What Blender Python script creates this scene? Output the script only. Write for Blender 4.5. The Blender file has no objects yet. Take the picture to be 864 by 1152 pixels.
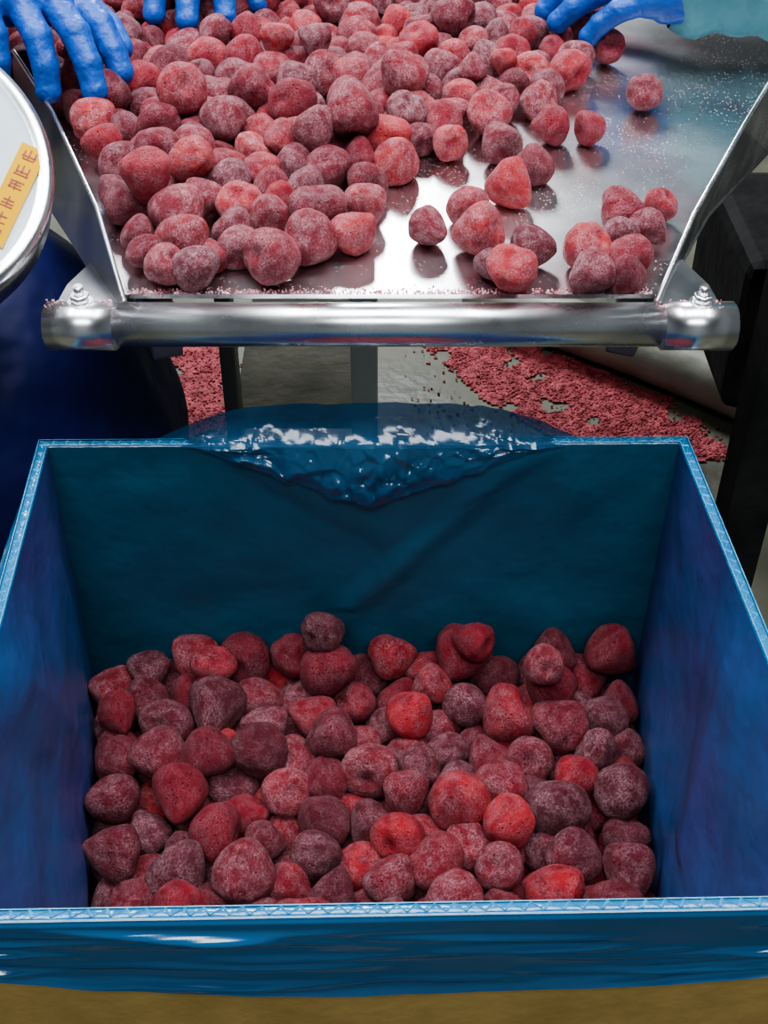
import bpy, bmesh, math, random
import numpy as np
from mathutils import Vector, Matrix, noise, Euler
random.seed(7); rng = np.random.default_rng(11)
S = bpy.context.scene
COL = S.collection
S.view_settings.look = 'AgX - Medium High Contrast'

# ---------------------------------------------------------------- materials
def new_mat(name):
    m = bpy.data.materials.new(name); m.use_nodes = True
    nt = m.node_tree; b = nt.nodes['Principled BSDF']
    return m, nt, b
def N(nt, typ, **kw):
    n = nt.nodes.new(typ)
    for k, v in kw.items():
        if k in n.inputs: n.inputs[k].default_value = v
        else: setattr(n, k, v)
    return n
def ramp(nt, stops, interp='LINEAR'):
    n = nt.nodes.new('ShaderNodeValToRGB'); cr = n.color_ramp; cr.interpolation = interp
    while len(cr.elements) < len(stops): cr.elements.new(0.5)
    for e, (p, c) in zip(cr.elements, stops):
        e.position = p; e.color = (c[0], c[1], c[2], 1) if not isinstance(c, (int, float)) else (c, c, c, 1)
    return n
def noise_mat(name, c1, c2, scale=8, rough=0.5, metal=0.0, bump=0.1, bscale=None, detail=4, coat=0.0, rough2=None, spec=0.5, stretch=None, alpha=1.0, dist=0.01):
    m, nt, b = new_mat(name); L = nt.links
    tc = N(nt, 'ShaderNodeTexCoord'); src = tc.outputs['Object']
    if stretch:
        mp = N(nt, 'ShaderNodeMapping'); mp.inputs['Scale'].default_value = stretch
        L.new(src, mp.inputs['Vector']); src = mp.outputs['Vector']
    n1 = N(nt, 'ShaderNodeTexNoise', Scale=scale, Detail=detail)
    L.new(src, n1.inputs['Vector'])
    r = ramp(nt, [(0.35, c1), (0.65, c2)])
    L.new(n1.outputs['Fac'], r.inputs['Fac']); L.new(r.outputs['Color'], b.inputs['Base Color'])
    if rough2 is not None:
        rr = ramp(nt, [(0.35, rough), (0.65, rough2)]); L.new(n1.outputs['Fac'], rr.inputs['Fac']); L.new(rr.outputs['Color'], b.inputs['Roughness'])
    else: b.inputs['Roughness'].default_value = rough
    b.inputs['Metallic'].default_value = metal
    b.inputs['Coat Weight'].default_value = coat; b.inputs['Coat Roughness'].default_value = 0.08
    b.inputs['Specular IOR Level'].default_value = spec
    b.inputs['Alpha'].default_value = alpha
    if bump:
        n2 = N(nt, 'ShaderNodeTexNoise', Scale=bscale or scale * 3, Detail=3)
        L.new(src, n2.inputs['Vector'])
        bp = N(nt, 'ShaderNodeBump', Strength=bump, Distance=dist)
        L.new(n2.outputs['Fac'], bp.inputs['Height']); L.new(bp.outputs['Normal'], b.inputs['Normal'])
    return m

def berry_material(name, stops, frostcol, frostamt, veil):
    m, nt, b = new_mat(name); L = nt.links
    at = N(nt, 'ShaderNodeAttribute', attribute_name='bloc')
    tt = N(nt, 'ShaderNodeAttribute', attribute_name='btint')
    fr = N(nt, 'ShaderNodeAttribute', attribute_name='bfrost')
    base = ramp(nt, stops)
    big = N(nt, 'ShaderNodeTexNoise', Scale=1.3, Detail=3)
    L.new(at.outputs['Vector'], big.inputs['Vector'])
    ad = N(nt, 'ShaderNodeMath', operation='MULTIPLY_ADD'); ad.inputs[1].default_value = 0.9
    L.new(big.outputs['Fac'], ad.inputs[0]); L.new(tt.outputs['Fac'], ad.inputs[2])
    sb = N(nt, 'ShaderNodeMath', operation='SUBTRACT'); sb.inputs[1].default_value = 0.45
    L.new(ad.outputs[0], sb.inputs[0]); L.new(sb.outputs[0], base.inputs['Fac'])
    # fine ice grains
    g = N(nt, 'ShaderNodeTexNoise', Scale=12, Detail=7, Roughness=0.95)
    L.new(at.outputs['Vector'], g.inputs['Vector'])
    gr = ramp(nt, [(0.48, 0.0), (0.56, 1.0)]); L.new(g.outputs['Fac'], gr.inputs['Fac'])
    p = N(nt, 'ShaderNodeTexNoise', Scale=2.2, Detail=5, Roughness=.6); L.new(at.outputs['Vector'], p.inputs['Vector'])
    pr = ramp(nt, [(0.38, 0.18), (0.60, 1.0)]); L.new(p.outputs['Fac'], pr.inputs['Fac'])
    m1 = N(nt, 'ShaderNodeMath', operation='MULTIPLY'); L.new(gr.outputs['Color'], m1.inputs[0]); L.new(pr.outputs['Color'], m1.inputs[1])
    ve = N(nt, 'ShaderNodeMath', operation='MULTIPLY_ADD'); ve.inputs[1].default_value = veil; L.new(pr.outputs['Color'], ve.inputs[0])
    m1b = N(nt, 'ShaderNodeMath', operation='MULTIPLY'); m1b.inputs[1].default_value = frostamt; L.new(m1.outputs[0], m1b.inputs[0]); L.new(m1b.outputs[0], ve.inputs[2])
    m2 = N(nt, 'ShaderNodeMath', operation='MULTIPLY'); L.new(ve.outputs[0], m2.inputs[0]); L.new(fr.outputs['Fac'], m2.inputs[1])
    vo = N(nt, 'ShaderNodeTexVoronoi', Scale=5.4, Randomness=0.5); L.new(at.outputs['Vector'], vo.inputs['Vector'])
    vr = ramp(nt, [(0.04, 0.0), (0.30, 1.0)]); vr.color_ramp.interpolation = 'EASE'; L.new(vo.outputs['Distance'], vr.inputs['Fac'])
    dk = N(nt, 'ShaderNodeMix', data_type='RGBA', blend_type='MULTIPLY'); dk.inputs[0].default_value = 0.66
    L.new(base.outputs['Color'], dk.inputs[6]); L.new(vr.outputs['Color'], dk.inputs[7])
    mx = N(nt, 'ShaderNodeMix', data_type='RGBA'); mx.inputs[7].default_value = (*frostcol, 1)
    L.new(m2.outputs[0], mx.inputs[0]); L.new(dk.outputs[2], mx.inputs[6])
    L.new(mx.outputs[2], b.inputs['Base Color'])
    b.inputs['Roughness'].default_value = 0.55
    b.inputs['Specular IOR Level'].default_value = 0.3
    hs = N(nt, 'ShaderNodeMath', operation='MULTIPLY_ADD'); hs.inputs[1].default_value = 1.5
    L.new(g.outputs['Fac'], hs.inputs[0]); L.new(vr.outputs['Color'], hs.inputs[2])
    bp = N(nt, 'ShaderNodeBump', Strength=0.95, Distance=0.0020)
    L.new(hs.outputs[0], bp.inputs['Height']); L.new(bp.outputs['Normal'], b.inputs['Normal'])
    return m

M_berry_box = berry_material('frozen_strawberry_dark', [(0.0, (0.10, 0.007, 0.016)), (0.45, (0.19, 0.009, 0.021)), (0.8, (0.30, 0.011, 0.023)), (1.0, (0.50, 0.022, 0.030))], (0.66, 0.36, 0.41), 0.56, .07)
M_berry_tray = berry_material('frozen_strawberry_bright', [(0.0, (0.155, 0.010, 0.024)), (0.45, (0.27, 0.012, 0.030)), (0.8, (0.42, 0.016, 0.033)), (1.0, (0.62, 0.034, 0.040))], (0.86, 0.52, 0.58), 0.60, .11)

def steel_mat(name, col=0.55, r1=0.2, r2=0.38, specks=True, scale=6, juice=False, bump=0.0):
    m, nt, b = new_mat(name); L = nt.links
    tc = N(nt, 'ShaderNodeTexCoord')
    n1 = N(nt, 'ShaderNodeTexNoise', Scale=scale, Detail=6); L.new(tc.outputs['Object'], n1.inputs['Vector'])
    rr = ramp(nt, [(0.35, r1), (0.65, r2)]); L.new(n1.outputs['Fac'], rr.inputs['Fac']); L.new(rr.outputs['Color'], b.inputs['Roughness'])
    cc = ramp(nt, [(0.3, (col * .84, col * .82, col * .84)), (0.7, (col, col, col * 1.02))]); L.new(n1.outputs['Fac'], cc.inputs['Fac'])
    b.inputs['Metallic'].default_value = 1.0
    out = cc.outputs['Color']
    if juice:
        n4 = N(nt, 'ShaderNodeTexNoise', Scale=11, Detail=6); L.new(tc.outputs['Object'], n4.inputs['Vector'])
        jr = ramp(nt, [(0.5, (1, 1, 1)), (0.64, (.86, .55, .60))]); L.new(n4.outputs['Fac'], jr.inputs['Fac'])
        jm = N(nt, 'ShaderNodeMix', data_type='RGBA', blend_type='MULTIPLY'); jm.inputs[0].default_value = .8
        L.new(out, jm.inputs[6]); L.new(jr.outputs['Color'], jm.inputs[7]); out = jm.outputs[2]
    if specks:
        v = N(nt, 'ShaderNodeTexVoronoi', Scale=300.0); L.new(tc.outputs['Object'], v.inputs['Vector'])
        vr = ramp(nt, [(0.12, 1.0), (0.24, 0.0)]); L.new(v.outputs['Distance'], vr.inputs['Fac'])
        n3 = N(nt, 'ShaderNodeTexNoise', Scale=14, Detail=3); L.new(tc.outputs['Object'], n3.inputs['Vector'])
        nr = ramp(nt, [(0.42, 0.0), (0.62, .8)]); L.new(n3.outputs['Fac'], nr.inputs['Fac'])
        mu = N(nt, 'ShaderNodeMath', operation='MULTIPLY'); L.new(vr.outputs['Color'], mu.inputs[0]); L.new(nr.outputs['Color'], mu.inputs[1])
        mx = N(nt, 'ShaderNodeMix', data_type='RGBA'); mx.inputs[7].default_value = (0.50, 0.38, 0.41, 1)
        L.new(mu.outputs[0], mx.inputs[0]); L.new(out, mx.inputs[6]); L.new(mx.outputs[2], b.inputs['Base Color'])
        iv = N(nt, 'ShaderNodeMath', operation='SUBTRACT'); iv.inputs[0].default_value = 1.0; L.new(mu.outputs[0], iv.inputs[1]); L.new(iv.outputs[0], b.inputs['Metallic'])
    else: L.new(out, b.inputs['Base Color'])
    if bump:
        n5 = N(nt, 'ShaderNodeTexNoise', Scale=5, Detail=2); L.new(tc.outputs['Object'], n5.inputs['Vector'])
        bp = N(nt, 'ShaderNodeBump', Strength=bump, Distance=0.004); L.new(n5.outputs['Fac'], bp.inputs['Height']); L.new(bp.outputs['Normal'], b.inputs['Normal'])
    return m
M_tray = steel_mat('wet_stainless_tray', 0.78, 0.23, 0.34, juice=True, bump=.12)
M_steel = steel_mat('brushed_stainless', 0.88, 0.22, 0.32, False, 20)
M_steel_dk = steel_mat('dull_stainless', 0.34, 0.3, 0.5, False, 12)
M_liner = noise_mat('blue_liner_film', (0.014, 0.080, 0.130), (0.020, 0.100, 0.170), 5, 0.38, bump=0.3, bscale=26, spec=0.4, rough2=0.5)
M_linerL = noise_mat('blue_liner_film_side', (0.014, 0.072, 0.19), (0.040, 0.040, 0.155), 6, 0.34, bump=0.35, bscale=26, spec=0.45, rough2=0.46)  # violet: layered film, plus berry reflection painted into the colour
M_rim = noise_mat('blue_liner_over_rim', (0.010, 0.11, 0.25), (0.017, 0.15, 0.33), 30, 0.22, bump=0.3, bscale=60, coat=0.4)
M_flute = noise_mat('corrugation_under_film', (0.03, 0.18, 0.34), (0.09, 0.30, 0.48), 90, 0.35, bump=0.2)
M_skirt = noise_mat('blue_liner_skirt', (0.006, 0.064, 0.155), (0.010, 0.090, 0.21), 9, 0.18, bump=0.22, bscale=14, coat=0.55, dist=0.012, stretch=(.5, .5, 1.5))
M_film = noise_mat('thin_blue_film', (0.008, 0.055, 0.125), (0.014, 0.080, 0.175), 20, 0.15, bump=0.12, bscale=60, coat=0.7, dist=0.004, alpha=0.66)
M_card = noise_mat('brown_cardboard', (0.30, 0.20, 0.06), (0.37, 0.25, 0.08), 30, 0.85, bump=0.1, bscale=120)
M_glove = noise_mat('blue_nitrile_glove', (0.005, 0.062, 0.32), (0.010, 0.09, 0.43), 40, 0.46, bump=0.6, bscale=90, dist=0.004)
M_sleeve = noise_mat('teal_sleeve_cloth', (0.06, 0.22, 0.28), (0.10, 0.30, 0.35), 20, 0.7, bump=0.5, bscale=50)
M_navy = noise_mat('navy_plastic_sheet', (0.006, 0.008, 0.06), (0.010, 0.014, 0.12), 4, 0.5, bump=0.5, bscale=10, dist=0.03, spec=0.3)
M_white = noise_mat('painted_white_metal', (0.42, 0.48, 0.51), (0.54, 0.59, 0.61), 12, 0.4, bump=0.03)
M_yellow = noise_mat('yellow_label', (0.60, 0.31, 0.0), (0.66, 0.35, 0.001), 20, 0.6, bump=0, spec=.15)
M_red = noise_mat('red_print', (0.22, 0.012, 0.01), (0.26, 0.018, 0.01), 20, 0.5, bump=0)
M_black = noise_mat('black_painted_steel', (0.010, 0.010, 0.012), (0.024, 0.024, 0.024), 14, 0.75, bump=0.2, spec=.15)
M_floor = noise_mat('wet_concrete', (0.055, 0.055, 0.040), (0.14, 0.135, 0.10), 3.0, 0.42, bump=0.3, bscale=30, rough2=0.7, detail=8, spec=.3)
M_shelf = noise_mat('grimy_shelf', (0.06, 0.058, 0.042), (0.12, 0.115, 0.085), 14, 0.8, bump=0.3, bscale=60, detail=8, spec=.2)
M_bluegrey = noise_mat('blue_grey_paint', (0.72, 0.82, 0.92), (0.80, 0.88, 0.95), 14, 0.45, bump=0.1)
M_debris = noise_mat('crushed_berry', (0.22, 0.016, 0.025), (0.44, 0.075, 0.09), 40, 0.6, bump=1.0, bscale=150, dist=0.01)
M_wall = noise_mat('painted_wall', (0.20, 0.22, 0.23), (0.24, 0.26, 0.27), 2, 0.6, bump=0.02)
M_ceil = noise_mat('dark_ceiling', (0.07, 0.07, 0.08), (0.09, 0.09, 0.10), 2, 0.8, bump=0.02)
M_ice = noise_mat('ice_crumb', (0.50, 0.10, 0.15), (0.80, 0.52, 0.56), 200, 0.4, bump=0)
M_pipe = noise_mat('grey_hose', (0.18, 0.18, 0.145), (0.27, 0.27, 0.22), 12, 0.5, bump=0.15)

# ---------------------------------------------------------------- helpers
def empty(name, loc=(0, 0, 0)):
    e = bpy.data.objects.new(name, None); e.location = loc; e.empty_display_size = 0.05; COL.objects.link(e); return e
def mo(name, verts, faces, mat, parent=None, smooth=False):
    me = bpy.data.meshes.new(name); me.from_pydata([tuple(v) for v in verts], [], faces); me.update()
    if mat: me.materials.append(mat)
    if smooth: me.polygons.foreach_set('use_smooth', [True] * len(me.polygons))
    o = bpy.data.objects.new(name, me); COL.objects.link(o)
    if parent: o.parent = parent; o.matrix_parent_inverse = Matrix.Translation(-Vector(parent.location))
    return o
def from_bm(name, bm, mat, parent=None, smooth=False):
    me = bpy.data.meshes.new(name); bm.to_mesh(me); bm.free(); me.materials.append(mat)
    if smooth: me.polygons.foreach_set('use_smooth', [True] * len(me.polygons))
    o = bpy.data.objects.new(name, me); COL.objects.link(o)
    if parent: o.parent = parent; o.matrix_parent_inverse = Matrix.Translation(-Vector(parent.location))
    return o
def box(name, c, s, mat, parent=None, rot=(0, 0, 0), bev=0.002):
    bm = bmesh.new(); bmesh.ops.create_cube(bm, size=1)
    bmesh.ops.scale(bm, vec=s, verts=bm.verts)
    if bev: bmesh.ops.bevel(bm, geom=bm.edges[:], offset=bev, segments=2, affect='EDGES', profile=0.6)
    bmesh.ops.transform(bm, matrix=Matrix.Translation(c) @ Euler(rot).to_matrix().to_4x4(), verts=bm.verts)
    return from_bm(name, bm, mat, parent)
def rod(name, a, b, r, mat, parent=None, seg=32, bev=0.0015, r2=None):
    a = Vector(a); b = Vector(b); d = b - a
    bm = bmesh.new()
    bmesh.ops.create_cone(bm, cap_ends=True, segments=seg, radius1=r, radius2=r if r2 is None else r2, depth=d.length)
    if bev:
        es = [e for e in bm.edges if abs(abs(e.verts[0].co.z) - d.length / 2) < 1e-5 and abs(e.verts[0].co.z - e.verts[1].co.z) < 1e-5]
        bmesh.ops.bevel(bm, geom=es, offset=bev, segments=2, affect='EDGES')
    q = Vector((0, 0, 1)).rotation_difference(d.normalized()).to_matrix().to_4x4()
    bmesh.ops.transform(bm, matrix=Matrix.Translation((a + b) / 2) @ q, verts=bm.verts)
    o = from_bm(name, bm, mat, parent)
    n = d.normalized()
    for p in o.data.polygons: p.use_smooth = len(p.vertices) == 4 and abs(p.normal.dot(n)) < .3
    return o
def solid(o, t, off=-1):
    m = o.modifiers.new('thick', 'SOLIDIFY'); m.thickness = t; m.offset = off; return o
def nz(x, y, z=0.0): return noise.noise(Vector((x, y, z)))

# ---------------------------------------------------------------- berries
bm = bmesh.new(); bmesh.ops.create_icosphere(bm, subdivisions=4, radius=1)
BV = np.array([v.co[:] for v in bm.verts]); BF = np.array([[v.index for v in f.verts] for f in bm.faces]); bm.free()
def rand_rot():
    q = rng.normal(size=4); q /= np.linalg.norm(q); w, x, y, z = q
    return np.array([[1-2*(y*y+z*z), 2*(x*y-z*w), 2*(x*z+y*w)], [2*(x*y+z*w), 1-2*(x*x+z*z), 2*(y*z-x*w)], [2*(x*z-y*w), 2*(y*z+x*w), 1-2*(x*x+y*y)]])
def berries(name, P, R, mat, tint_pow=1.3, floor_z=None):
    n = len(P); nv = len(BV); V = np.zeros((n * nv, 3)); A = np.zeros((n * nv, 3)); T = np.zeros(n * nv); F = np.zeros(n * nv)
    for i in range(n):
        p = BV.copy(); z = p[:, 2]
        k = rng.uniform(0.12, 0.58); e = rng.uniform(1.0, 1.30)
        f = 1.09 - k * ((1 - z) / 2) ** 1.6
        p[:, 0] *= f * rng.uniform(0.94, 1.10); p[:, 1] *= f * rng.uniform(0.84, 1.03)
        rho2 = BV[:, 0] ** 2 + BV[:, 1] ** 2
        p[:, 2] = z * (e * .5 + .40) - (z ** 2) * (e * .5 - .40) - 0.22 * np.exp(-rho2 / 0.07) * (z > 0) + .10
        p[:, 0] += rng.uniform(-.15, .15) * np.clip(-z, 0, 1) ** 2
        d = np.zeros(nv)
        for _ in range(5):
            kk = rng.normal(size=3) * 1.8; d += 0.028 * np.sin(BV @ kk + rng.uniform(0, 6.28))
        for _ in range(5):
            kk = rng.normal(size=3) * 5.0; d += 0.011 * np.sin(BV @ kk + rng.uniform(0, 6.28))
        p *= (1 + d)[:, None]
        p = p @ rand_rot().T * R[i] * 1.05 + P[i]
        if floor_z is not None: p[:, 2] = np.maximum(p[:, 2], floor_z)
        s = slice(i * nv, (i + 1) * nv)
        V[s] = p; A[s] = BV + rng.uniform(-50, 50, 3)
        T[s] = rng.uniform(0, 1) ** tint_pow; F[s] = rng.uniform(0.40, 1.25)
    faces = (BF[None] + (np.arange(n) * nv)[:, None, None]).reshape(-1, 3)
    me = bpy.data.meshes.new(name)
    me.vertices.add(len(V)); me.vertices.foreach_set('co', V.ravel())
    me.loops.add(faces.size); me.loops.foreach_set('vertex_index', faces.ravel().astype(np.int32))
    me.polygons.add(len(faces)); me.polygons.foreach_set('loop_start', (np.arange(len(faces)) * 3).astype(np.int32))
    me.polygons.foreach_set('use_smooth', np.ones(len(faces), bool))
    me.update(calc_edges=True)
    a = me.attributes.new('bloc', 'FLOAT_VECTOR', 'POINT'); a.data.foreach_set('vector', A.ravel())
    a = me.attributes.new('btint', 'FLOAT', 'POINT'); a.data.foreach_set('value', T)
    a = me.attributes.new('bfrost', 'FLOAT', 'POINT'); a.data.foreach_set('value', F)
    me.materials.append(mat)
    o = bpy.data.objects.new(name, me); COL.objects.link(o); return o

def relax(P, R, fixed, planes, zmin, g, iters, tight=0.92):
    w = np.where(fixed, 0.0, 1.0)
    for it in range(iters):
        gg = g if it < iters * 0.8 else g * 0.2
        P[:, 2] -= gg * w
        for _ in range(2):
            D = P[:, None, :] - P[None, :, :]; L = np.sqrt((D ** 2).sum(-1)) + 1e-9
            O = (R[:, None] + R[None]) * tight - L; np.fill_diagonal(O, 0); O = np.clip(O, 0, None)
            ws = w[:, None] + w[None]; ws[ws == 0] = 1
            P += ((D / L[..., None]) * (O * (w[:, None] / ws))[..., None]).sum(1) * 0.55
            if planes is not None:
                for (px, py, nx, ny) in planes:
                    s = (P[:, 0] - px) * nx + (P[:, 1] - py) * ny - R
                    c = np.clip(-s, 0, None) * w; P[:, 0] += c * nx; P[:, 1] += c * ny
            P[:, 2] = np.where(w > 0, np.maximum(P[:, 2], zmin + R * 0.95), P[:, 2])
    return P

# ================================================================ CARTON
top = [(-.219, .648), (.193, .652), (.213, .316), (-.202, .308)]      # BL BR FR FL
bot = [(-.219, .642), (.190, .645), (.163, .318), (-.165, .312)]
ZR, ZF, ZB = 0.811, 0.640, 0.548
carton = empty('plastic_lined_carton', (0, .48, ZB - .012))
def planes_of(q, inset):
    cx = sum(p[0] for p in q) / 4; cy = sum(p[1] for p in q) / 4; out = []
    for i in range(4):
        a = q[i]; b = q[(i + 1) % 4]; ex, ey = b[0] - a[0], b[1] - a[1]; l = math.hypot(ex, ey); nx, ny = -ey / l, ex / l
        if (cx - a[0]) * nx + (cy - a[1]) * ny < 0: nx, ny = -nx, -ny
        out.append((a[0] + nx * inset, a[1] + ny * inset, nx, ny))
    return out
nb = 690
R = np.clip(rng.normal(.0151, .0021, nb), .0105, .0200)
P = np.stack([rng.uniform(-.16, .15, nb), rng.uniform(.36, .62, nb), rng.uniform(.57, 1.45, nb)], 1)
P = relax(P, R, np.zeros(nb, bool), planes_of(bot, .003), ZB + .002, .0038, 360)
# a few berries lying on top of the heap near the back
topz = lambda x, y: max([P[i, 2] + math.sqrt(max(0, (R[i] + .013) ** 2 - (P[i, 0] - x) ** 2 - (P[i, 1] - y) ** 2)) for i in range(len(P)) if (P[i, 0] - x) ** 2 + (P[i, 1] - y) ** 2 < (R[i] + .013) ** 2])
for (x, y) in ((.062, .612), (-.042, .616), (.11, .590), (-.12, .60)):
    P = np.vstack([P, [x, y, topz(x, y) - .006]]); R = np.append(R, .0150)
print('BOX top z', np.sort(P[:, 2] + R)[-12:], 'n', nb)
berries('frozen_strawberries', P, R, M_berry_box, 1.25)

# liner inside (4 walls + floor)
def loop_pt(q, side, t):
    a = q[side]; b = q[(side + 1) % 4]; return a[0] + (b[0] - a[0]) * t, a[1] + (b[1] - a[1]) * t
pl = planes_of(top, 0)
for side, nm in enumerate(['liner_back', 'liner_right', 'liner_front', 'liner_left']):
    NU, NV = 110, 70; vs = []; fs = []
    nx, ny = pl[side][2], pl[side][3]
    for j in range(NV + 1):
        s = j / NV; z = ZR + (ZB - ZR) * s
        f = min(1, (ZR - z) / (ZR - ZF))
        for i in range(NU + 1):
            t = i / NU
            xa, ya = loop_pt(top, side, t); xb, yb = loop_pt(bot, side, t)
            x = xa + (xb - xa) * f; y = ya + (yb - ya) * f
            edge = min(1, t * 8, (1 - t) * 8) * min(1, s * 8)
            d = edge * (0.005 * nz(x * 9 + 3 * side, z * 9, y * 9) + 0.0022 * nz(x * 30, z * 22 + side, y * 30) + .001)
            dep = ZR - z
            if side == 0:   # V fold hanging from the rim
                v = max(0, 1 - abs(x + .0) / (.13) - dep / .085)
                d += .014 * v ** .8 * min(1, dep * 60) if v > 0 else 0
                d += .004 * max(0, 1 - abs((x - .10) + dep * .9) / .02) * min(1, dep * 30)
            if side in (1, 3):
                d += edge * .006 * max(0, 1 - abs(t - .45 - dep * 1.4) / .14)
            d = max(d, -.002) if dep < .14 else min(max(d, -.002), .003)
            vs.append((x + nx * d, y + ny * d, z))
    for j in range(NV):
        for i in range(NU):
            a = j * (NU + 1) + i; fs.append((a, a + 1, a + NU + 2, a + NU + 1))
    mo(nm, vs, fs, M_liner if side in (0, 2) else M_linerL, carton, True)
mo('liner_bottom', [(p[0], p[1], ZB) for p in bot], [(0, 1, 2, 3)], M_liner, carton)
def offs(q, d):
    ps = planes_of(q, -d); out = []
    for i in range(4):
        a = ps[(i - 1) % 4]; b = ps[i]
        det = a[2] * b[3] - a[3] * b[2]
        c1 = a[0] * a[2] + a[1] * a[3]; c2 = b[0] * b[2] + b[1] * b[3]
        out.append(((c1 * b[3] - a[3] * c2) / det, (a[2] * c2 - c1 * b[2]) / det))
    return out
outer = offs(top, .0065)
prof_n = 40; vs = []; fs = []; NU = 200; ring = 4 * NU
opl = planes_of(outer, 0)
r3 = random.Random(3)
ck = [(r3.uniform(0, 1), r3.uniform(.15, .98), r3.uniform(-.6, .6), r3.uniform(.04, .20), r3.uniform(.0008, .0028)) for _ in range(40)]
for j in range(prof_n + 3):
    for side in range(4):
        nx, ny = -opl[side][2], -opl[side][3]
        for i in range(NU):
            t = i / NU
            if j == 0: x, y = loop_pt(top, side, t); z = ZR - .001
            elif j == 1:
                xa, ya = loop_pt(top, side, t); xb, yb = loop_pt(outer, side, t); x = xa * .8 + xb * .2; y = ya * .8 + yb * .2; z = ZR + .0012
            elif j == 2:
                xa, ya = loop_pt(top, side, t); xb, yb = loop_pt(outer, side, t); x = xa * .15 + xb * .85; y = ya * .15 + yb * .85; z = ZR + .0012
            else:
                s = (j - 2) / prof_n
                x, y = loop_pt(outer, side, t)
                Ls = .028 + .023 * math.sin(3.14 * t) ** .8 + .003 * nz(x * 9, y * 9, side) + .0012 * nz(x * 40, y * 40, side)
                if side == 0: Ls *= .7
                z = ZR - Ls * s
                edge = min(1, t * 14, (1 - t) * 14) * .8 + .2
                fl = .0018 + s * .003 + edge * s * .003 * (nz(x * 8, y * 8 + side, s * 1.2) + .5)
                for (ct, c_s, sl, hl, hh) in ck:
                    dt = (t - ct) / hl
                    if abs(dt) < 1: fl += edge * hh * (1 - dt * dt) * max(0, 1 - abs(s - c_s - sl * (t - ct)) / .06)
                fl += .003 * max(0, (s - .88) / .12) ** 2 * edge
                if side == 0: fl = min(fl, .004)
                x += nx * fl; y += ny * fl
            vs.append((x, y, z))
for j in range(prof_n + 2):
    for i in range(ring):
        a = j * ring + i; b = j * ring + (i + 1) % ring
        fs.append((a, b, b + ring, a + ring))
o = mo('liner_skirt', vs, fs, M_skirt, carton, True); o.data.materials.append(M_rim)
for k, p in enumerate(o.data.polygons):
    if k < ring * 2: p.material_index = 1
vs = []; fs = []
mid_in = offs(top, .0012); mid_out = offs(top, .0052)
for side in range(4):
    a = top[side]; b = top[(side + 1) % 4]; l = math.hypot(b[0] - a[0], b[1] - a[1]); n = int(l / .0042); tw = .0006
    base = len(vs)
    for i in range(n + 1):
        t = i / n; q = mid_in if i % 2 else mid_out
        x, y = loop_pt(q, side, t); dx, dy = (b[0] - a[0]) / l, (b[1] - a[1]) / l
        for sx, sz in ((-tw, 0), (0, .0007), (tw, 0)):
            vs.append((x + dx * sx * 1.4, y + dy * sx * 1.4, ZR + .0011 + sz))
    for i in range(n):
        for k in range(2):
            q0 = base + i * 3 + k; fs.append((q0, q0 + 1, q0 + 4, q0 + 3))
for qd in (0.0004, 0.0062):
    q = offs(top, qd); q2 = offs(top, qd + .0006); b0 = len(vs)
    for p in q: vs.append((p[0], p[1], ZR + .0016))
    for p in q2: vs.append((p[0], p[1], ZR + .0016))
    for i in range(4): fs.append((b0 + i, b0 + (i + 1) % 4, b0 + 4 + (i + 1) % 4, b0 + 4 + i))
mo('rim_corrugation', vs, fs, M_flute, carton)
co = offs(top, .0055)
vs = [(p[0], p[1], ZR - .002) for p in co] + [(p[0], p[1], ZB - .012) for p in co] + [(p[0], p[1], ZR - .002) for p in offs(top, .0015)] + [(p[0], p[1], ZB - .006) for p in offs(top, .0015)]
fs = [(i, (i + 1) % 4, 4 + (i + 1) % 4, 4 + i) for i in range(4)] + [(8 + i, 8 + (i + 1) % 4, 12 + (i + 1) % 4, 12 + i) for i in range(4)] + [(i, (i + 1) % 4, 8 + (i + 1) % 4, 8 + i) for i in range(4)] + [(4, 5, 6, 7), (12, 13, 14, 15)]
mo('cardboard_shell', vs, fs, M_card, carton)
# thin creased film draped over the back rim: facets with straight, sharp folds
def facet_fn(n, seed):
    rr = random.Random(seed)
    return [(rr.uniform(-1.1, 1.1), rr.uniform(0.2, 1.1), rr.uniform(-1, 1), rr.uniform(-1, 1), rr.uniform(-.12, .12)) for _ in range(n)]
FA = facet_fn(44, 21); FB = facet_fn(170, 8)
def facet(u, v, FL, sh):
    best = 9; sec = 9; g = 0
    for (a, b, ga, gb, g0) in FL:
        d = (u - a) ** 2 * 5 + (v - b) ** 2
        if d < best: sec = best; best = d; g = ga * (u - a) * 2.2 + gb * (v - b) + g0
        elif d < sec: sec = d
    e = math.sqrt(sec) - math.sqrt(best)
    return g * min(1, e * sh)
NU, NV = 220, 140; vs = []; fs = []
def knot(u, v, cu_, cv_, s, sv=None): return math.exp(-(((u - cu_) / s) ** 2 + ((v - cv_) / (sv or s * 1.1)) ** 2))
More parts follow.
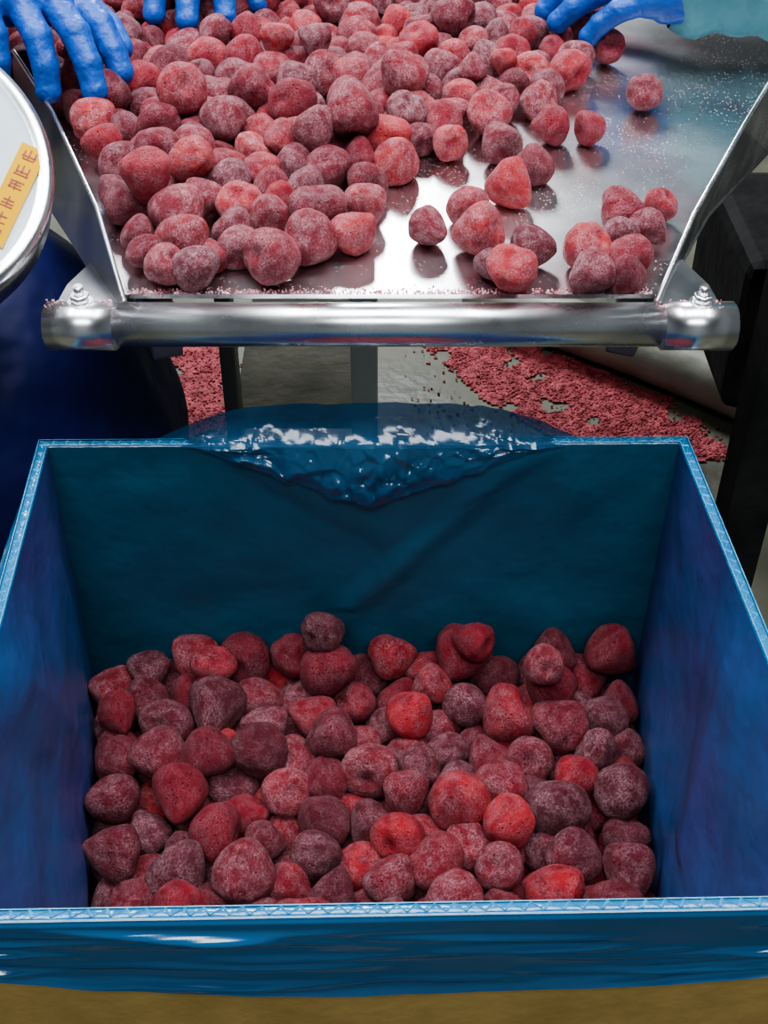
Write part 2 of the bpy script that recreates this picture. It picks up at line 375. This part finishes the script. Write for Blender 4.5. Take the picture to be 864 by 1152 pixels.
for j in range(NV + 1):
    v = j / NV
    for i in range(NU + 1):
        u = -1 + 2 * i / NU; x = -.010 + u * .142
        cr = max(0, 1 - u * u)
        w = max(0, 1 - abs(u + .0) / .76)
        endk = min(1, cr * 2.4)
        inside_l = .0010 + .038 * w ** .9 + .006 * max(0, nz(u * 9, 3)) * endk + .0025 * nz(u * 26, 5) * w
        hump = .0005 + .0135 * min(1, cr * 1.4) ** 1.2 + .003 * nz(u * 3.5, 9) * cr + .0010 * nz(u * 12, 2) * cr
        back = .6605 + .015 * cr
        lift = .0022 - .006 * (1 - endk)
        yin = .6462 + .012 * (1 - endk)
        if v < .30:
            k = v / .30; y = back + .004 - .002 * k; z = ZR - .050 * (1 - k) + hump * k + lift
        elif v < .55:
            k = (v - .30) / .25; y = (back + .002) * (1 - k) + yin * k; z = ZR + lift + (hump - .001) * (1 - k) ** .8
        else:
            k = (v - .55) / .45; y = yin - .0010 - .013 * math.sin(min(1, k) * 1.5) * w; z = ZR + lift - inside_l * k
        kn = .9 * knot(u, v, -.60, .66, .15, .26) + 1.0 * knot(u, v, .62, .52, .17, .16) + .8 * knot(u, v, .12, .70, .34, .18) + .6 * knot(u, v, .0, .9, .28, .16)
        q = 0
        if v > .26 and endk > 0:
            q = facet(u, v, FA, 9) * (.003 + .014 * kn) * endk
            if kn > .04 or v > .5: q += facet(u * 1.0, v, FB, 14) * (.003 + .016 * kn) * endk
            z += q * (1.0 if v < .55 else .35); y -= q * (.25 if v < .55 else 1.1) + (0 if v < .55 else .001)
        vs.append((x, min(y, .71), z))
for j in range(NV):
    for i in range(NU):
        a = j * (NU + 1) + i; fs.append((a, a + 1, a + NU + 2, a + NU + 1))
mo('film_drape', vs, fs, M_film, carton, False)
st = empty('steel_stand', (0, .48, 0))
box('stand_top', (0, .48, .518), (.50, .42, .034), M_steel_dk, st)
for i, (x, y) in enumerate([(-.22, .30), (.22, .30), (-.22, .66), (.22, .66)]):
    rod('leg_%d' % (i + 1), (x, y, 0), (x, y, .503), .014, M_steel_dk, st)

# ================================================================ SORTING TABLE
tab = empty('sorting_table', (0, 1.2, 0))
ZT = .905
poly = [(-.163, .682), (.170, .682), (.232, .83), (.290, .95), (.36, 1.03), (.78, 1.03), (.78, 1.75), (-.78, 1.75), (-.78, 1.0), (-.30, 1.0), (-.238, .87)]
o = mo('table_deck', [(x, y, ZT) for x, y in poly], [tuple(range(len(poly)))], M_tray, tab); solid(o, .003)
def strip(name, A, B, mat, t=.0018):
    vs = list(A) + list(B); n = len(A)
    o = mo(name, vs, [(i, i + 1, n + i + 1, n + i) for i in range(n - 1)], mat, tab); solid(o, t, 0); return o
LT = [(-.160, .672, .905), (-.190, .760, .925), (-.243, .888, .938), (-.292, .985, .948)]
LB = [(-.166, .676, .892), (-.222, .80, .880), (-.267, .90, .868), (-.31, 1.0, .862)]
RT = [(.168, .672, .905), (.203, .750, .925), (.256, .858, .938), (.292, .925, .950), (.37, 1.03, .958)]
RB = [(.174, .676, .892), (.204, .765, .882), (.240, .85, .874), (.318, .982, .866), (.385, 1.05, .862)]
strip('guide_wing_left', LT, LB, M_steel_dk); strip('guide_wing_right', RT, RB, M_steel)
def edge_rod(name, pts, r, mat):
    cu = bpy.data.curves.new(name, 'CURVE'); cu.dimensions = '3D'; cu.bevel_depth = r; cu.bevel_resolution = 3; cu.use_fill_caps = True
    sp = cu.splines.new('POLY'); sp.points.add(len(pts) - 1)
    for q, p in zip(sp.points, pts): q.co = (*p, 1)
    cu.materials.append(mat); o = bpy.data.objects.new(name, cu); COL.objects.link(o); o.parent = tab; o.matrix_parent_inverse = Matrix.Translation(-Vector(tab.location)); return o
edge_rod('wing_lip_left', LT, .0016, M_steel); edge_rod('wing_lip_right', RT, .0018, M_steel)
edge_rod('wing_hem_right', RB, .0020, M_steel_dk)
rod('front_bar', (-.175, .670, .8905), (.180, .670, .8905), .0138, M_steel, tab, 64)
rod('bar_collar_left', (-.2105, .670, .8895), (-.166, .670, .8895), .0152, M_steel, tab, 64)
rod('bar_collar_right', (.172, .670, .8895), (.2185, .670, .8895), .0152, M_steel, tab, 64)
for i, x in enumerate((-.188, .197)):
    rod('bolt_washer_%d' % (i + 1), (x, .674, .9030), (x, .674, .9054), .0080, M_steel, tab, 24, .0005)
    rod('bolt_hex_%d' % (i + 1), (x, .674, .905), (x, .674, .910), .0060, M_steel, tab, 6, .0006)
    rod('bolt_stud_%d' % (i + 1), (x, .674, .909), (x, .674, .916), .0030, M_steel, tab, 16, .0008)
for nm, s, x0 in (('bar_bracket_left', -1, -.165), ('bar_bracket_right', 1, .170)):
    xs = [x0, x0 + s * .040, x0 + s * .040, x0 + s * .026]
    vs = [(xs[0], .675, .898), (xs[1], .675, .898), (xs[2], .712, .893), (xs[3], .77, .888)]
    o = mo(nm, vs, [(0, 1, 2, 3)] if s < 0 else [(3, 2, 1, 0)], M_steel_dk, tab); solid(o, .004, 0)
box('side_rail_left', (-.20, .88, .868), (.02, .40, .03), M_steel_dk, tab, (0, 0, .30))
box('side_rail_right', (.225, .88, .868), (.02, .40, .03), M_steel_dk, tab, (0, 0, -.36))
box('apron_left', (-.54, 1.0, .885), (.46, .004, .04), M_steel_dk, tab); box('apron_right', (.57, 1.03, .885), (.42, .004, .04), M_steel_dk, tab)
for i, (x, y) in enumerate([(-.74, 1.05), (.74, 1.07), (-.74, 1.7), (.74, 1.7)]):
    box('leg_%d' % (i + 1), (x, y, .45), (.035, .035, .90), M_steel_dk, tab)
box('leg_5', (-.172, 1.17, .45), (.018, .026, .90), M_steel_dk, tab)
box('leg_6', (-.022, 1.17, .45), (.030, .030, .90), M_bluegrey, tab)
box('lower_shelf', (-.10, 1.42, .45), (.15, .50, .012), M_shelf, tab)
box('lower_rail', (.0, 1.70, .25), (1.48, .03, .03), M_steel_dk, tab)
box('guard_post', (.300, .80, .445), (.036, .036, .89), M_black, tab)
box('dark_filler_box', (.75, 1.60, .385), (.54, .30, .23), M_black, tab, bev=.02)  # black box added to darken the background on the right

fx = [(-.0696,.700,.0178),(-.0467,.724,.0168),(-.0196,.738,.015),(-.0126,.777,.0152),(-.1175,.692,.0142),(-.138,.697,.013),(-.152,.716,.0115),(-.160,.740,.0118),(-.0918,.719,.0135),(-.1093,.712,.011),
(.029,.745,.0138),(.0605,.735,.0172),(.0878,.805,.0162),(.0569,.777,.0142),(.1076,.840,.0138),(.094,.719,.0145),(.067,.702,.0105),(.0789,.688,.0150),(.1278,.712,.0160),(.128,.686,.0138),(.150,.688,.012),(.155,.706,.013),(.152,.733,.0138),(.174,.742,.014),(.1858,.779,.0126),(.159,.768,.0142),
(.156,.908,.0135),(.1247,.908,.0152),(.0855,.876,.017),(.0485,.881,.0140),(.0089,.844,.0155),(.206,.973,.0148),(.191,1.068,.016)]
dense = [(-.150,.715),(-.04,.74),(-.015,.80),(-.01,.85),(.04,.90),(.10,.93),(.15,.96),(.165,1.05),(.20,1.20),(.24,1.42),(-.52,1.42),(-.5,1.03),(-.28,1.0),(-.232,.89),(-.175,.765)]
dense2 = [(-.15,.755),(-.06,.77),(-.03,.86),(.05,.95),(.11,1.0),(.13,1.15),(.16,1.4),(-.42,1.4),(-.42,1.05),(-.27,1.0),(-.21,.87)]
def inside(p, poly):
    x, y = p; c = False
    for i in range(len(poly)):
        x1, y1 = poly[i]; x2, y2 = poly[i - 1]
        if (y1 > y) != (y2 > y) and x < (x2 - x1) * (y - y1) / (y2 - y1) + x1: c = not c
    return c
pts = [(x, y, ZT + r * .95, r, True) for x, y, r in fx]
def darts(poly, z, sp, tries, keep=None):
    acc = []
    for _ in range(tries):
        p = (random.uniform(-.52, .25), random.uniform(.70, 1.42))
        if not inside(p, poly): continue
        if keep and not keep(p): continue
        if any((p[0] - q[0]) ** 2 + (p[1] - q[1]) ** 2 < sp * sp for q in acc): continue
        if z < .93 and any((p[0] - q[0]) ** 2 + (p[1] - q[1]) ** 2 < (sp * .92) ** 2 for q in fx): continue
        acc.append(p)
    return acc
hole = lambda p: not (abs(p[0] + .01) < .022 and 1.10 < p[1] < 1.25)
rr_ = lambda: float(np.clip(random.gauss(.0148, .0021), .0108, .0195))
for p in darts(dense, .92, .0262, 26000, hole): pts.append((p[0], p[1], .923, rr_(), False))
n1 = len(pts)
for p in darts(dense2, .95, .034, 9000, hole): pts.append((p[0], p[1], .950, rr_(), False))
print('tray n', n1, len(pts))
P = np.array([q[:3] for q in pts]); R = np.array([q[3] for q in pts]); fixed = np.array([q[4] for q in pts])
P = relax(P, R, fixed, None, ZT, .0009, 60, .94)
keep = (P[:, 1] > .69) & (P[:, 2] < 1.0) & (((P[:, 1] > 1.0)) | ((P[:, 0] - R > -.165 - (P[:, 1] - .69) * .375 - .004)))
keep |= fixed
print('kept', keep.sum())
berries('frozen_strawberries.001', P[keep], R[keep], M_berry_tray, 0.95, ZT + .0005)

def crumbs(name, items, mat):
    bm = bmesh.new(); bmesh.ops.create_icosphere(bm, subdivisions=1, radius=1)
    v0 = [v.co.copy() for v in bm.verts]; f0 = [[v.index for v in f.verts] for f in bm.faces]; bm.free(); vs = []; fs = []
    for (x, y, z, r) in items:
        b = len(vs); rt = Euler((random.random() * 6, random.random() * 6, 0)).to_matrix()
        for v in v0: 
            q = rt @ Vector((v.x * random.uniform(.6, 1.2), v.y * random.uniform(.6, 1.2), v.z * .8)); vs.append((x + q.x * r, y + q.y * r, z + q.z * r * .7))
        for f in f0: fs.append([b + k for k in f])
    return vs, fs
it = []
for _ in range(900):
    x = random.uniform(-.16, .168); y = .682 + abs(random.gauss(0, .0035)); it.append((x, y, ZT + .0004, random.uniform(.0003, .0009)))
for _ in range(500):
    y = random.uniform(.69, 1.03); hw = .16 + (y - .69) * .36; it.append((random.uniform(-.02, hw), y, ZT + .0002, random.uniform(.0002, .0006)))
for _ in range(160):
    s = random.choice((-1, 1)); x = random.uniform(.168, .21) * s; it.append((x, .671 + random.uniform(-.004, .006), .9042, random.uniform(.0004, .001)))
v_, f_ = crumbs('ice_crumbs', it, M_ice); mo('ice_crumbs', v_, f_, M_ice)

# ================================================================ HANDS
def hand(name, wrist, fdir, up, side, curl, spread, sleeve_mat, sleeve_from=-.035, sleeve_dir=None, scale=1.0, sr=.036):
    root = empty(name, wrist)
    X = Vector(fdir).normalized(); Z = Vector(up); Z = (Z - X * Z.dot(X)).normalized(); Y = Z.cross(X)
    M = Matrix((X, Y, Z)).transposed().to_4x4(); M.translation = Vector(wrist)
    bm = bmesh.new()
    def ball(p, r, sc=(1, 1, 1)):
        bmesh.ops.create_icosphere(bm, subdivisions=2, radius=r, matrix=Matrix.Translation(p) @ Matrix.Diagonal((*sc, 1)))
    def chain(a, b, r0, r1, fl=1.0):
        a = Vector(a); b = Vector(b); n = max(2, int((b - a).length / (min(r0, r1) * .22)))
        for i in range(n + 1):
            t = i / n; ball(a.lerp(b, t), r0 + (r1 - r0) * t, (1, 1, fl))
    bases = [(.088, .0365, 0), (.094, .0125, .003), (.090, -.0125, .002), (.080, -.0360, -.003)]
    lens = [.070, .079, .073, .059]; rad = [.0124, .0126, .0121, .0111]
    for k in range(4):
        bx, by, bz = bases[k]; by *= side
        chain((.004, by * .6, -.002), (bx, by, bz), .0185, .0155)
        chain((.0, by * .6, -.010), (bx - .012, by, -.010), .0185, .0135)
        a = (1.5 - k) * spread * side; ang = 0; p = Vector((bx, by, bz)); r = rad[k]
        c = curl[k] if isinstance(curl, (list, tuple)) else curl
        for f, dc in ((.46, .75), (.30, 1.0), (.24, .7)):
            ang += c * dc
            d = Vector((math.cos(ang) * math.cos(a), math.cos(ang) * math.sin(a), -math.sin(ang)))
            q = p + d * lens[k] * f; chain(p, q, r, r * .92); ball(q, r * .99); r *= .93; p = q
    b0 = Vector((.022, .028 * side, -.008)); b1 = b0 + Vector((.032, .028 * side, -.010)); b2 = b1 + Vector((.030, .012 * side, -.010)); b3 = b2 + Vector((.022, -.001 * side, -.006))
    chain(b0, b1, .0185, .0150); chain(b1, b2, .0145, .0132); chain(b2, b3, .0130, .0115)
    chain((0, 0, -.003), (-.05, 0, 0), .028, .028, .8); chain((0, 0.008, -.003), (-.05, .006, 0), .025, .027, .85)
    chain((-.05, 0, 0), (-.10, 0, .004), .028, .033, .9)
    bmesh.ops.scale(bm, vec=(scale,) * 3, verts=bm.verts)
    bmesh.ops.transform(bm, matrix=M, verts=bm.verts)
    o = from_bm('glove', bm, M_glove, root, True)
    rm = o.modifiers.new('rm', 'REMESH'); rm.mode = 'VOXEL'; rm.voxel_size = .0016; rm.use_smooth_shade = True
    sm = o.modifiers.new('sm', 'SMOOTH'); sm.factor = .5; sm.iterations = 8
    sd = Vector(sleeve_dir).normalized() if sleeve_dir else -X
    start = M @ Vector((sleeve_from, 0, 0)); ez = Z - sd * Z.dot(sd); ez.normalize(); ey = ez.cross(sd)
    vs = []; fs = []; NA, NL = 40, 46
    for j in range(NL + 1):
        t = j / NL
        for i in range(NA):
            a = 6.2832 * i / NA
            r = sr + .020 * t + .0025 * math.sin(t * 60 + 2 * math.sin(a + t * 5)) + .004 * nz(math.cos(a) * 2, math.sin(a) * 2, t * 9)
            if j == 0: r -= .004
            p = start + sd * (.34 * t) + ey * math.cos(a) * r + ez * math.sin(a) * r * .9
            vs.append(p)
    for j in range(NL):
        for i in range(NA): fs.append((j * NA + i, j * NA + (i + 1) % NA, (j + 1) * NA + (i + 1) % NA, (j + 1) * NA + i))
    fs.append(tuple(range(NL * NA, (NL + 1) * NA)))
    o = mo('sleeve', vs, fs, sleeve_mat, root, True)
    return root
hand('gloved_hand', (-.318, 1.028, 1.010), (.60, -.74, -.18), (.1, .1, 1), 1, [.32, .38, .48, .6], .07, M_sleeve, sleeve_dir=(-.45, .8, .3))
hand('gloved_hand.001', (-.160, 1.242, 1.000), (.05, -.95, -.22), (0, .1, 1), -1, [.3, .25, .3, .4], .10, M_sleeve, sleeve_dir=(.0, .9, .35))
hand('gloved_hand.002', (.302, 1.088, .975), (-.99, .06, -.06), (0, -.1, 1), -1, [.45, .30, .30, .35], .03, M_sleeve, sleeve_from=.060, sleeve_dir=(.98, -.05, .03), sr=.048)

# ================================================================ LEFT MACHINE COVER
cov = empty('round_machine_cover', (-.309, .713, .977))
Zn = Vector((.30, -.52, .80)).normalized(); Xn = Vector((.94, .0, -.35)); Xn = (Xn - Zn * Xn.dot(Zn)).normalized(); Yn = Zn.cross(Xn)
MC = Matrix((Xn, Yn, Zn)).transposed().to_4x4(); MC.translation = Vector(cov.location)
prof = [(0, .004), (.090, .0035), (.0955, .003), (.0975, .0048), (.1005, .0056), (.1035, .0048), (.106, .001), (.106, -.025), (.100, -.028), (0, -.028)]
vs = []; fs = []; NA = 96
for (r, z) in prof:
    for i in range(NA): a = 6.2832 * i / NA; vs.append(MC @ Vector((r * math.cos(a), r * math.sin(a), z)))
for j in range(len(prof) - 1):
    for i in range(NA): fs.append((j * NA + i, j * NA + (i + 1) % NA, (j + 1) * NA + (i + 1) % NA, (j + 1) * NA + i))
o = mo('cover_disc', vs, fs, M_white, cov, True); o.data.materials.append(M_steel)
for k, p in enumerate(o.data.polygons):
    if NA * 2 <= k < NA * 7: p.material_index = 1
def on_cover(name, cx, cy, w, h, ang, z, mat):
    ca, sa = math.cos(ang), math.sin(ang); q = []
    for zz in (z - .0006, z):
        for dx, dy in ((-w/2, -h/2), (w/2, -h/2), (w/2, h/2), (-w/2, h/2)):
            q.append(MC @ Vector((cx + dx * ca - dy * sa, cy + dx * sa + dy * ca, zz)))
    return mo(name, q, [(4, 5, 6, 7), (0, 1, 5, 4), (1, 2, 6, 5), (2, 3, 7, 6), (3, 0, 4, 7)], mat, cov)
LA = -.10; LCX, LCY = .0815, .007
on_cover('warning_label', LCX, LCY, .0165, .074, LA, .0045, M_yellow)
gi = 0; ca, sa = math.cos(LA), math.sin(LA)
rg = random.Random(2)
for k in range(6):
    strokes = [(-.0005, y_, .009 - rg.uniform(0, .003), .0009) for y_ in (.0034, .0012, -.0012, -.0034) if rg.random() < .85] + [(x_, rg.uniform(-.001, .001), .0009, .0075 - rg.uniform(0, .003)) for x_ in (-.004, -.0008, .003) if rg.random() < .8]
    for (dx, dy, w, h) in strokes:
        ly = .030 - k * .0120 + dy; gi += 1
        on_cover('label_stroke_%d' % gi, LCX + dx * ca - ly * sa, LCY + dx * sa + ly * ca, w, h, LA, .0049, M_red)
rod('cover_post', tuple(MC @ Vector((-.03, -.03, -.026))), (-.42, .60, .0), .020, M_steel_dk, cov)

# ================================================================ NAVY COVERED BARREL
bar = empty('sheet_covered_barrel', (-.40, .86, 0))
vs = []; fs = []; NA, NL = 90, 60
for j in range(NL + 1):
    t = j / NL; z = .88 * t
    base = .165 + .055 * math.exp(-((z - .66) / .13) ** 2) + .02 * (1 - t)
    if t > .86: base *= math.sqrt(max(0.0, 1 - ((t - .86) / .14) ** 2)) * .96 + .04
    for i in range(NA):
        a = 6.2832 * i / NA
        r = base * (1 + .05 * nz(math.cos(a) * 3, math.sin(a) * 3, z * 3) + .03 * math.sin(a * 11 + z * 6) * (1 - t * .5))
        vs.append((-.395 + r * math.cos(a), .86 + r * .72 * math.sin(a), z))
for j in range(NL):
    for i in range(NA): fs.append((j * NA + i, j * NA + (i + 1) % NA, (j + 1) * NA + (i + 1) % NA, (j + 1) * NA + i))
fs.append(tuple(range(NL * NA, (NL + 1) * NA))); fs.append(tuple(range(NA)))
mo('draped_sheet', vs, fs, M_navy, bar, True)

# ================================================================ FLOOR DETAILS + ROOM
box('floor', (0, 2.2, -.05), (7, 9.6, .1), M_floor, None, bev=0)
box('ceiling', (0, 2.2, 2.95), (7, 9.6, .1), M_ceil, None, bev=0)
box('wall_back', (0, 7.05, 1.45), (7, .1, 2.9), M_wall, None, bev=0); box('wall_front', (0, -2.65, 1.45), (7, .1, 2.9), M_wall, None, bev=0)
box('wall_left', (-3.55, 2.2, 1.45), (.1, 9.6, 2.9), M_wall, None, bev=0); box('wall_right', (3.55, 2.2, 1.45), (.1, 9.6, 2.9), M_wall, None, bev=0)
pa = [(.06, 2.07), (.22, 2.10), (.34, 2.02), (.52, 1.86), (.60, 1.68), (.30, 1.74), (.16, 1.90)]
pb = [(-.52, 2.15), (-.28, 2.15), (-.28, 1.70), (-.52, 1.70)]
it = []; dv = []; df = []
for q, n in ((pa, 6000), (pb, 3500)):
    x0, x1 = min(p[0] for p in q), max(p[0] for p in q); y0, y1 = min(p[1] for p in q), max(p[1] for p in q)
    c = .007; nx_, ny_ = int((x1 - x0) / c) + 4, int((y1 - y0) / c) + 4; b0 = len(dv)
    for j in range(ny_ + 1):
        for i in range(nx_ + 1):
            x, y = x0 - .014 + i * c, y0 - .014 + j * c
            dv.append((x, y, .002 + .004 * abs(nz(x * 60, y * 60, 1))))
    for j in range(ny_):
        for i in range(nx_):
            x, y = x0 - .014 + i * c + .5 * c, y0 - .014 + j * c + .5 * c
            w_ = (x + .03 * nz(x * 18, y * 18, 2), y + .03 * nz(x * 18, y * 18, 7))
            if inside(w_, q) and nz(x * 22, y * 22, 4) > -.36:
                a = b0 + j * (nx_ + 1) + i; df.append((a, a + 1, a + nx_ + 2, a + nx_ + 1))
    while n:
        p = (random.uniform(x0 - .02, x1 + .02), random.uniform(y0 - .02, y1 + .02))
        if (inside(p, q) and nz(p[0] * 22, p[1] * 22, 4) > -.40) or random.random() < .04: it.append((p[0], p[1], random.uniform(.001, .004), random.uniform(.0012, .004))); n -= 1
v_, f_ = crumbs('d', it, M_debris)
k0 = len(dv); dv += v_; df += [[k0 + i for i in f] for f in f_]
mo('crushed_berry_debris', dv, df, M_debris)
def hose(name, pts, r, mat):
    cu = bpy.data.curves.new(name, 'CURVE'); cu.dimensions = '3D'; cu.bevel_depth = r; cu.bevel_resolution = 8; cu.use_fill_caps = True
    sp = cu.splines.new('BEZIER'); sp.bezier_points.add(len(pts) - 1)
    for q, p in zip(sp.bezier_points, pts): q.co = p; q.handle_left_type = q.handle_right_type = 'AUTO'
    cu.materials.append(mat); o = bpy.data.objects.new(name, cu); COL.objects.link(o); return o
hose('drain_pipe', [(.18, 2.16, .05), (.48, 1.95, .05), (.85, 1.62, .05)], .05, M_pipe)

def lamp(i, x, y, sx, sy, pw):
    root = empty('ceiling_lamp' if i == 0 else 'ceiling_lamp.%03d' % i, (x, y, 2.86))
    box('housing', (x, y, 2.865), (sx + .08, sy + .08, .07), M_white, root)
    L = bpy.data.lights.new('tube_light', 'AREA'); L.shape = 'RECTANGLE'; L.size = sx; L.size_y = sy; L.energy = pw; L.color = (.92, .97, 1.0)
    o = bpy.data.objects.new('tube_light', L); COL.objects.link(o); o.parent = root; o.location = (0, 0, -.05)
lamp(0, -.30, 4.3, .80, 1.4, 250)
lamp(1, -1.3, 1.3, .3, 1.3, 40)
lamp(2, 1.3, 1.1, .3, 1.3, 32)
lamp(3, 0, -.9, 1.8, .5, 48)
lamp(4, 0, .85, 1.7, .9, 66)  # unseen lamp, added overhead to give the front bar its highlight
W = bpy.data.worlds.new('world'); S.world = W; W.use_nodes = True
W.node_tree.nodes['Background'].inputs[0].default_value = (.5, .55, .6, 1); W.node_tree.nodes['Background'].inputs[1].default_value = .3

cam = bpy.data.cameras.new('camera'); co_ = bpy.data.objects.new('camera', cam); COL.objects.link(co_)
co_.location = (0, 0, 1.30); co_.rotation_euler = (math.radians(50), 0, 0)
cam.sensor_fit = 'VERTICAL'; cam.sensor_height = 24; cam.lens = 1400 / 1152 * 24; cam.clip_start = .02
S.camera = co_
